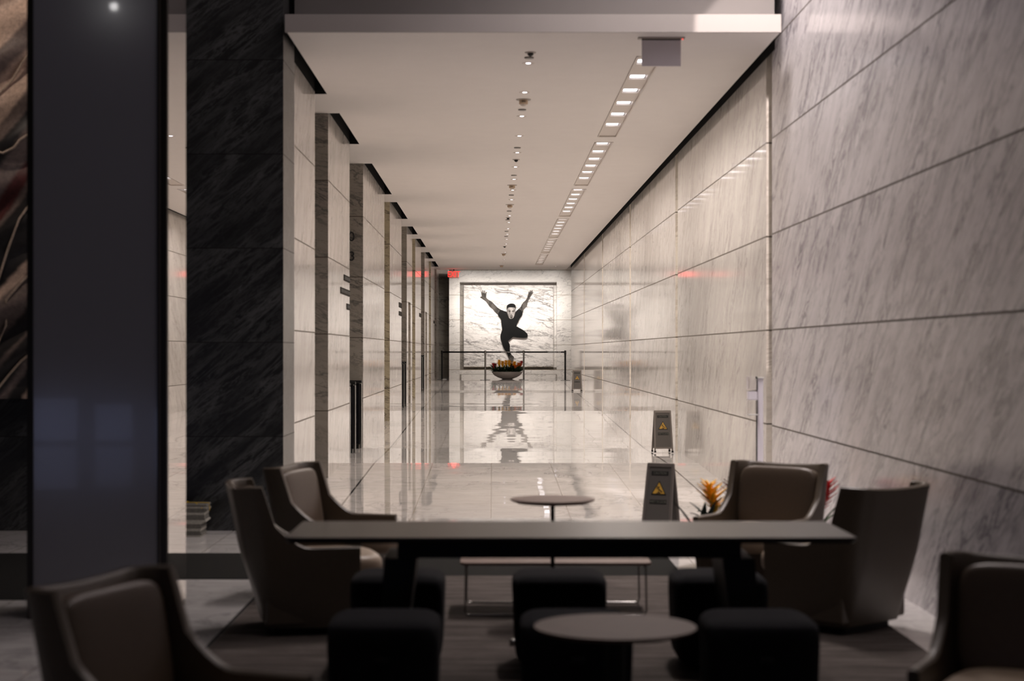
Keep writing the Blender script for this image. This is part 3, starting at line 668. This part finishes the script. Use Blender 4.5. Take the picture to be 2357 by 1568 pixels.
# ---------------------------------------------------------------- wet floor signs
def wetsign(lab, loc, rz, h=.6):
    t = thing('wet_floor_sign', lab, 'wet floor sign', loc, rz, 'metal wet floor signs')
    for s in (-1, 1):
        tilt = math.atan2(.13, h)
        R = Matrix.Translation((0, 0, h)) @ Matrix.Rotation(-tilt*s, 4, 'X')
        def bb(bm, *a, **k):
            return box(bm, *a, mat=R, **k)
        # leaf local coordinates: z from -h (feet) to 0 (top), width grows downwards a little
        lf = bmesh.new(); wt, wb = .124, .137
        for q in (-1, 1):
            a = [(q*wt, 0), (q*(wt-.022), 0), (q*(wb-.022), -h+.01), (q*wb, -h+.01)]
            vs = [lf.verts.new(R @ Vector((x, yy, z))) for yy in (-.012, .004) for x, z in a]
            for f in ((0,1,2,3), (7,6,5,4), (0,4,5,1), (1,5,6,2), (2,6,7,3), (3,7,4,0)): lf.faces.new([vs[j] for j in f])
        bb(lf, -wt, wt, -.0125, .0045, -.028, 0); bb(lf, -wb+.02, wb-.02, -.0122, .0042, -h+.05, -h+.072)
        frame = finish('leaf_frame', lf, 'steel', t)
        pb = bmesh.new(); a = [(-.104,-.024),(.104,-.024),(.116,-h+.07),(-.116,-h+.07)]
        vs = [pb.verts.new(R @ Vector((x, yy, z))) for yy in (-.006, .0) for x, z in a]
        for f in ((0,1,2,3), (7,6,5,4), (0,4,5,1), (1,5,6,2), (2,6,7,3), (3,7,4,0)): pb.faces.new([vs[j] for j in f])
        finish('leaf_panel', pb, 'steel_dark', frame)
        fb = bmesh.new()
        for q in (-1, 1): bb(fb, q*.125-.014, q*.125+.014, -.014, .006, -h-.006, -h+.02)
        finish('rubber_feet', fb, 'black', frame)
        if s == 1:
            # printed side faces the seating
            for zc, word in ((-.085,'CAUTION'), (-.335,'WET FLOOR')):
                b = finish('printed_band', box(bmesh.new(), -.078, .078, -.0078, -.006, zc-.018, zc+.018, mat=R), 'black', frame)
                text('lettering', word, .032, 'grey_text', b, tuple(R @ Vector((0, -.0085, zc))), rot=(PI/2-tilt, 0, 0), ext=.0004, sx=.85)
            def tri(bm, cx, cz, r, y0, y1):
                P = [(cx, cz+r), (cx-r*.98, cz-r*.72), (cx+r*.98, cz-r*.72)]
                vs = [bm.verts.new(R @ Vector((x, yy, z))) for yy in (y0, y1) for x, z in P]
                for f in ((0,1,2), (5,4,3), (0,3,4,1), (1,4,5,2), (2,5,3,0)): bm.faces.new([vs[j] for j in f])
                return bm
            tr = finish('warning_triangle', tri(bmesh.new(), 0, -.222, .072, -.0085, -.006), 'black', frame)
            finish('triangle_field', tri(bmesh.new(), 0, -.222, .057, -.0095, -.0086), 'yellow', tr)
            fg = bmesh.new()
            for pts, r in (([(-.012,-.0102,-.205),(.004,-.0102,-.228),(.022,-.0102,-.238),(.034,-.0102,-.25)], .004), ([(.004,-.0102,-.228),(-.004,-.0102,-.246),(.012,-.0102,-.256)], .004), ([(-.022,-.0102,-.222),(-.008,-.0102,-.212),(.008,-.0102,-.2)], .003), ([(-.02,-.0102,-.258),(.018,-.0102,-.258)], .003)):
                tube(fg, [R @ Vector(p) for p in pts], r, 6)
            lathe(fg, [(0,-.006),(.006,0),(0,.006)], 8, tuple(R @ Vector((-.016,-.0102,-.194))))
            finish('slipping_figure', fg, 'black', tr)
    finish('hinge', tube(bmesh.new(), [(-.12,0,h+.002),(.12,0,h+.002)], .006), 'steel', t)
    return t
wetsign('large dark metal wet floor sign nearest the seating, folded open', (ex(1521, 14.75), 14.72, 0), math.radians(-27), .62)
wetsign('metal wet floor sign standing midway along the right wall', (ex(1526, 24.2), 24.3, fz(24.3)), math.radians(4))
wetsign('small distant metal wet floor sign near the end wall', (ex(1328, 47.6), 47.6, fz(47.6)), math.radians(3))

# ---------------------------------------------------------------- hand sanitizer stand
D = 15.0; t = thing('sanitizer_stand', 'slim hand sanitizer stand with clear dispenser beside the right wall', 'sanitizer stand', (ex(1749, D), D, 0))
finish('base_plate', B(-.15,.13,-.15,.15,0,.012, bevel=.004), 'steel', t)
M['pole'] = plain('pale_lavender_metal', (.88,.85,.92), .4)
finish('pole', B(-.024,.027,-.02,.03,.012,1.355), 'pole', t)
finish('pole_edge', B(-.031,-.0245,-.02,.03,.012,1.34), 'black', t)
finish('top_cap', B(-.04,.035,-.03,.035,1.355,1.366, bevel=.003), 'white_text', t)
x0, x1 = ex(1720, D)-ex(1749, D), ex(1742.5, D)-ex(1749, D)
d = finish('dispenser_cover', B(x0, x1, -.05, .05, 1.255, 1.375, bevel=.008), 'clear', t)
finish('pump_nozzle', tube(bmesh.new(), [((x0+x1)/2,0,1.245),((x0+x1)/2,-.0,1.255),(x1-.01,0,1.255)], .006), 'white_text', d)
finish('gel_reservoir', B(x0+.002, x1-.004, -.045, .045, 1.165, 1.245, bevel=.008), 'pole', t)
bm = bmesh.new(); box(bm, x0, x0+.004, -.05, .05, 1.04, 1.165); box(bm, x1-.005, x1, -.05, .05, 1.04, 1.165)
finish('drip_bracket', bm, 'clear', t); finish('drip_tray', B(x0, x1+.01, -.055, .055, 1.032, 1.04, bevel=.002), 'white_text', t)

# ---------------------------------------------------------------- lounge: carpet, mat
bm = bmesh.new(); box(bm, -1.525, 2.30, 3.2, 12.0, 0, .008)
c = finish('carpet', bm, 'carpet'); tag(c, 'brown heathered carpet under the lounge furniture', 'carpet')
bm = bmesh.new()
P = [(-6,10.87),(-2.6,10.87),(-2.6,11.86),(-1.53,11.86),(-1.53,12.02),(1.35,12.02),(1.35,13.36),(-6,13.36)]
a = [bm.verts.new((x, y, .006)) for x, y in P]; b = [bm.verts.new((x, y, 0)) for x, y in P]
bm.faces.new(a); bm.faces.new(b[::-1])
for i in range(len(P)): bm.faces.new((a[i], b[i], b[(i+1)%len(P)], a[(i+1)%len(P)]))
tag(finish('entrance_mat', bm, 'mat_black'), 'long black floor mat crossing behind the carpet', 'mat')

# ---------------------------------------------------------------- tall framed glass display on the left
t = thing('display_column', 'tall grey glass display column in a dark bronze frame', 'display', (0, 10.1, 0))
KX0, KX1 = -2.779, -1.94
bm = bmesh.new()
box(bm, KX0, KX0+.035, 0, .6, 0, 4.3); box(bm, KX1-.062, KX1-.004, 0, .02, 0, 4.3); box(bm, KX1-.062, KX1-.004, .02, .6, 0, .04)
box(bm, KX0+.035, KX1-.062, 0, .6, 0, .06); box(bm, KX0, KX1-.004, 0, .6, 4.3, 4.36); box(bm, KX0+.035, KX1-.062, .5, .6, .06, 4.3)
finish('frame', bm, 'bronze', t)
finish('front_glass', B(KX0+.035, KX1-.062, .012, .05, .06, 4.3), 'screen', t)
finish('side_glass', B(KX1-.02, KX1, .021, .6, .04, 4.3), 'side_glass', t)
finish('inner_frame_strip', B(KX1-.05, KX1-.044, -.004, 0, .05, 4.3), 'sprinkler', t)

# ---------------------------------------------------------------- draped-garment picture on the dark wall
DY = 14.95
tt = thing('garment_mural', 'large picture of folded brown and dark cloth on the black stone wall', 'wall art', (0, DY, 0))
def band(v):   # v = height measured along the folds, in target pixels
    for lim, mi in ((150,0),(200,1),(285,0),(330,1),(380,2),(455,1),(520,3),(545,1),(690,2),(715,0),(780,1),(830,2),(845,1),(900,2),(930,1),(990,2),(1010,0),(1080,1),(2000,2)):
        if v < lim: return mi
    return 2
bm = bmesh.new(); NX, NZ = 190, 300; X0, X1, Z0, Z1 = -6.6, -2.9, 1.18, 6.2; g = []; fcol = []
def fold(x, z): return .05*math.sin(9*(z-.9*(x+4))+1.5*math.sin(2.1*z+x))+.03*math.sin(17*(z-.7*x)+2*math.sin(3*x))
for j in range(NZ+1):
    z = Z0+(Z1-Z0)*j/NZ; g.append([bm.verts.new((X0+(X1-X0)*i/NX, -.02-.09-fold(X0+(X1-X0)*i/NX, z), z)) for i in range(NX+1)])
for j in range(NZ):
    for i in range(NX):
        f = bm.faces.new((g[j][i], g[j][i+1], g[j+1][i+1], g[j+1][i])); c = f.calc_center_median()
        px, py = VX+F*c.x/DY, VY-F*(c.z-EYE)/DY
        bi = band(py+px*1.25+18*math.sin(px*.03+py*.012) if px > -300 else (py*1.3+px*.9) % 1000)
        fcol.append(bi)
bk = [bm.verts.new((x, .1, z)) for x, z in ((X0,Z0),(X1,Z0),(X1,Z1),(X0,Z1))]
bm.faces.new(bk)
cp = finish('cloth_picture', bm, 'print_cloth', tt, 60)
at = cp.data.color_attributes.new('print', 'FLOAT_COLOR', 'POINT'); acc = [[0,0,0,0] for _ in range(len(cp.data.vertices))]
PC = ((.50,.38,.31), (.14,.11,.10), (.018,.017,.018), (.07,.016,.016))
for f in range(len(fcol)):
    for v in cp.data.polygons[f].vertices:
        for q in range(3): acc[v][q] += PC[fcol[f]][q]
        acc[v][3] += 1
for v, a4 in enumerate(acc): at.data[v].color = (*(q/max(1, a4[3]) for q in a4[:3]), 1)
for pts in ([(-60,300),(0,222),(30,190),(59,148),(100,95)], [(-60,350),(0,352),(20,358),(45,345),(59,328),(110,290)], [(-40,740),(0,655),(30,570),(59,508),(100,440)], [(-30,860),(0,800),(20,750),(28,690),(59,650),(110,600)], [(-30,960),(8,890),(30,862),(59,832),(100,800)]):
    bm = bmesh.new(); W = []
    for px, py in pts:
        x, z = (px-VX)*DY/F, EYE-(py-VY)*DY/F; W.append((x, -.11-fold(x, z)-.02, z))
    finish('stitched_seam', tube(bm, W, .011, 8), 'seam', tt, 60)

# ---------------------------------------------------------------- newspaper bundles by the black stone wall
def bundle(lab, loc, n, rz, tied):
    t = thing('newspaper_bundle', lab, 'newspapers', loc, rz, 'newspaper bundles'); z = 0
    for i in range(n):
        h = random.uniform(.014,.024); o = random.uniform(-.012,.012)
        finish('newspaper', B(-.19+o, .19+o, -.14, .14, z+.0005, z+h, bevel=.004), 'paper' if i % 3 else 'paper_light', t); z += h
    if tied:
        bm = bmesh.new()
        for xx in (-.0, ): tube(bm, [(xx-.02,-.145,0.002),(xx,-.147,z),(xx,-.1,z+.006),(xx,.1,z+.006),(xx,.145,z)], .004, 6)
        tube(bm, [(-.2,0,z*.5),(-.2,-.02,z+.004),(0,-.02,z+.01),(.2,-.0,z+.004),(.205,0,z*.6)], .004, 6)
        tube(bm, [(0,-.03,z+.01),(-.05,-.05,z+.05),(-.12,-.08,z+.07)], .004, 6); tube(bm, [(0,-.03,z+.01),(.09,-.07,z+.012),(.16,-.145,z-.03)], .004, 6)
        finish('twine', bm, 'twine', t)
    return z
hz = bundle('lower stack of newspapers on the floor by the black stone wall', (-2.70, 14.7, 0), 7, 0, False)
bundle('upper newspaper bundle tied with yellow twine', (-2.665, 14.7, hz), 8, .03, True)

# ---------------------------------------------------------------- communal table
t = thing('communal_table', 'long dark rectangular communal table across the lounge', 'table', (.355, 8.085, 0))
finish('tabletop', rslab(bmesh.new(), -1.305,1.305,-.375,.375,.722,.75,.03, edge=.012), 'table_dark', t)
finish('apron', B(-.80,.80,-.2,.2,.635,.722), 'table_leg', t)
for s in (-1, 1):
    bm = bmesh.new()
    a = [(s*.71,-.22,.635),(s*.86,-.22,.635),(s*.90,-.26,.012),(s*.79,-.26,.012)]
    vs = [bm.verts.new((x, y*q, z)) for q in (1,-1) for x, y, z in a]
    for f in ((0,1,2,3),(7,6,5,4),(0,4,5,1),(1,5,6,2),(2,6,7,3),(3,7,4,0)): bm.faces.new([vs[j] for j in f])
    finish('leg', bm, 'table_leg', t)

# ---------------------------------------------------------------- stools
def stool():
    t = thing('pouf_stool', '', 'stool')
    bm = pillow(bmesh.new(), (0,0,.245), (.232,.232,.225), k=7, n=12, taper=.035); finish('body', bm, 'stool', t, 60)
    bm = pillow(bmesh.new(), (0,0,.395), (.238,.238,.07), k=5, n=10); finish('seat_pad', bm, 'stool', t, 60)
    finish('base', L([(0,0),(.17,0),(.17,.03),(0,.03)], 24), 'plinth_black', t)
    finish('pull_tab', B(-.03,.03,-.246,-.236,.30,.325, bevel=.003), 'table_leg', t)
    return t
proto = stool()
spots = [(-.461,7.235,'charcoal pouf stool at the table front, left'),(.352,7.235,'charcoal pouf stool at the table front, behind the near round table'),(1.131,7.235,'charcoal pouf stool at the table front, right'),(-.481,8.62,'charcoal pouf stool behind the long table, by the left table leg'),(.334,8.62,'charcoal pouf stool behind the long table, in the middle'),(1.14,8.62,'charcoal pouf stool behind the long table, by the right table leg')]
for i, (x, y, lab) in enumerate(spots):
    o = proto if i == 0 else copy_tree(proto)
    o.location = (x, y, .008); tag(o, lab, 'stool', 'charcoal pouf stools around the long table')

# ---------------------------------------------------------------- round side tables
def round_table(lab, loc, h, r, mat, pr):
    t = thing('round_side_table', lab, 'side table', loc)
    finish('tabletop', L([(0,h-.022),(r*.86,h-.022),(r*.97,h-.012),(r,h-.005),(r*.995,h),(0,h)], 64), [mat], t, 25)
    finish('underside', L([(0,h-.024),(r*.85,h-.024),(r*.85,h-.0225),(0,h-.0225)], 48), 'table_leg', t)
    finish('pedestal', L([(0,.01),(pr,.01),(pr,h-.024),(0,h-.024)], 24), 'table_leg', t, 40)
    finish('base', L([(0,0),(r*.62,0),(r*.62,.008),(pr*1.3,.014),(0,.014)], 40), 'table_leg', t, 40)
    return t
round_table('low round brown side table in the foreground', (ex(1416,6.45), 6.45, .008), .545, .31, 'wood', .04)
round_table('tall round side table behind the long table, centre', (ex(1272,9.9), 9.9, .008), .728, .248, 'wood2', .012)

# ---------------------------------------------------------------- coffee table
t = thing('coffee_table', 'low rectangular brown coffee table with thin wire legs', 'coffee table', (ex(1280,10.13), 10.15, .008))
finish('tabletop', rslab(bmesh.new(), -.575,.575,0,.56,.305,.322,.05, edge=.004), 'wood2', t)
for y in (.025, .535):
    finish('leg_frame', tube(bmesh.new(), [(-.54,y,.305),(-.545,y,.03),(-.535,y,.008),(-.51,y,.006),(.51,y,.006),(.535,y,.008),(.545,y,.03),(.54,y,.305)], .006, 8), 'chrome', t, 60)
finish('side_rail', tube(bmesh.new(), [(-.53,.03,.298),(-.53,.53,.298)], .006), 'chrome', t)
finish('side_rail', tube(bmesh.new(), [(.53,.03,.298),(.53,.53,.298)], .006), 'chrome', t)
bm = pillow(bmesh.new(), (0,0,.018), (.02,.02,.018), k=2.4, n=4)
tag(finish('floor_item', bm, 'chrome', smooth=60, loc=(ex(1180,9.16), 9.16, .008)), 'small shiny round knob on the carpet left of the middle stool', 'item')  # small round thing of unknown use

# ---------------------------------------------------------------- armchairs
def armchair():
    t = thing('armchair', '', 'armchair')
    hw, bk, fr, rc = .345, -.35, .25, .13
    path = []
    for i in range(15): path.append((hw, fr+(bk+rc-fr)*i/14))
    for i in range(1, 9): a = PI/2*i/9; path.append((hw-rc+rc*math.cos(a), bk+rc-rc*math.sin(a)))
    for i in range(13): path.append((hw-rc-(2*hw-2*rc)*i/12, bk))
    half = [p for p in path]
    path = half[:] + [(-x, y) for x, y in reversed(half[:23])]
    path = [p for i, p in enumerate(path) if i == 0 or (Vector(p)-Vector(path[i-1])).length > 1e-4]
    n = len(path); NZ = 12
    def nrm(i):
        a = Vector(path[max(i-1,0)]); b = Vector(path[min(i+1,n-1)]); d = (b-a).normalized(); return Vector((-d.y, d.x)) 
    def hgt(x, y):
        u = max(0, min(1, (-.03-y)/.28)); s = u**1.7
        top = .49+.345*s
        if y < bk+rc: top = .835-.018*(1-(abs(x)/hw)**2)
        return top
    def pt(i, f, inset):
        x, y = path[i]; H = hgt(x, y); z = .045+(H-.045)*f; u = z/.86
        nn = nrm(i); c = Vector((x, y))
        cen = Vector((0, -.02)); inw = nn if (cen-c).dot(nn) > 0 else -nn
        backness = max(0, min(1, (.02-y)/.35))
        taper = (.05+.05*max(0, min(1, (.02-y)/.35)))*(1-min(1, z/.5))**1.6
        p = c+inw*(inset+taper)
        p.y -= backness*(.12*(max(0, z-.18)/.68)**1.3)
        p.x *= 1+.03*backness*max(0, z-.4)/.4
        return (p.x, p.y, z)
    bm = bmesh.new(); th = .042
    O = [[bm.verts.new(pt(i, j/NZ, 0)) for j in range(NZ+1)] for i in range(n)]
    R1 = [bm.verts.new(Vector(pt(i, 1, th*.25))+Vector((0,0,.008))) for i in range(n)]
    R2 = [bm.verts.new(Vector(pt(i, 1, th*.75))+Vector((0,0,.008))) for i in range(n)]
    I = [[bm.verts.new(pt(i, j/NZ, th)) for j in range(NZ+1)] for i in range(n)]
    for i in range(n-1):
        for j in range(NZ):
            bm.faces.new((O[i][j], O[i+1][j], O[i+1][j+1], O[i][j+1])); bm.faces.new((I[i][j], I[i][j+1], I[i+1][j+1], I[i+1][j]))
        bm.faces.new((O[i][NZ], O[i+1][NZ], R1[i+1], R1[i])); bm.faces.new((R1[i], R1[i+1], R2[i+1], R2[i])); bm.faces.new((R2[i], R2[i+1], I[i+1][NZ], I[i][NZ]))
        bm.faces.new((O[i][0], I[i][0], I[i+1][0], O[i+1][0]))
    for i in (0, n-1):
        for j in range(NZ): bm.faces.new((O[i][j], O[i][j+1], I[i][j+1], I[i][j]))
        bm.faces.new((O[i][NZ], R1[i], R2[i], I[i][NZ]))
    finish('shell', bm, 'leather', t, 50)
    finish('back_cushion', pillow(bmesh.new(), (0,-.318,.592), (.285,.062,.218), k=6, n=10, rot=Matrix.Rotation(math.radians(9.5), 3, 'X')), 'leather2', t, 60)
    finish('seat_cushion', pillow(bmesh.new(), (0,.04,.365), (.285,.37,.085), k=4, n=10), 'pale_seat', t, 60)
    finish('seat_deck', B(-.30,.30,-.27,.255,.06,.31, bevel=.015), 'leather', t)
    finish('plinth', rslab(bmesh.new(), -.24,.24,-.22,.22,0,.06,.05), 'plinth_black', t)
    return t
ch0 = armchair()
def face_rot(fx_, fy_): return math.atan2(fy_, fx_)-PI/2
chairs = [(-.97,5.5,.93,-.37,'taupe leather armchair in the near left foreground','near'),
          (-1.06,9.75,.975,.22,'taupe leather armchair seen side-on at the left end of the long table',''),
          (-.98,11.1,.96,-.28,'taupe leather armchair behind the left end of the table, before the stone wall',''),
          (1.745,11.2,-.58,-.81,'taupe leather armchair facing the seats in front of the flowers',''),
          (1.985,9.82,-.66,.75,'taupe leather armchair seen from behind at the right end of the table',''),
          (1.84,5.88,-.45,-.89,'taupe leather armchair cut off at the right edge','')]
for i, (x, y, a, b, lab, _) in enumerate(chairs):
    o = ch0 if i == 0 else copy_tree(ch0)
    o.location = (x, y, .008); o.rotation_euler = (0, 0, face_rot(a, b)); tag(o, lab, 'armchair', 'taupe leather armchairs')
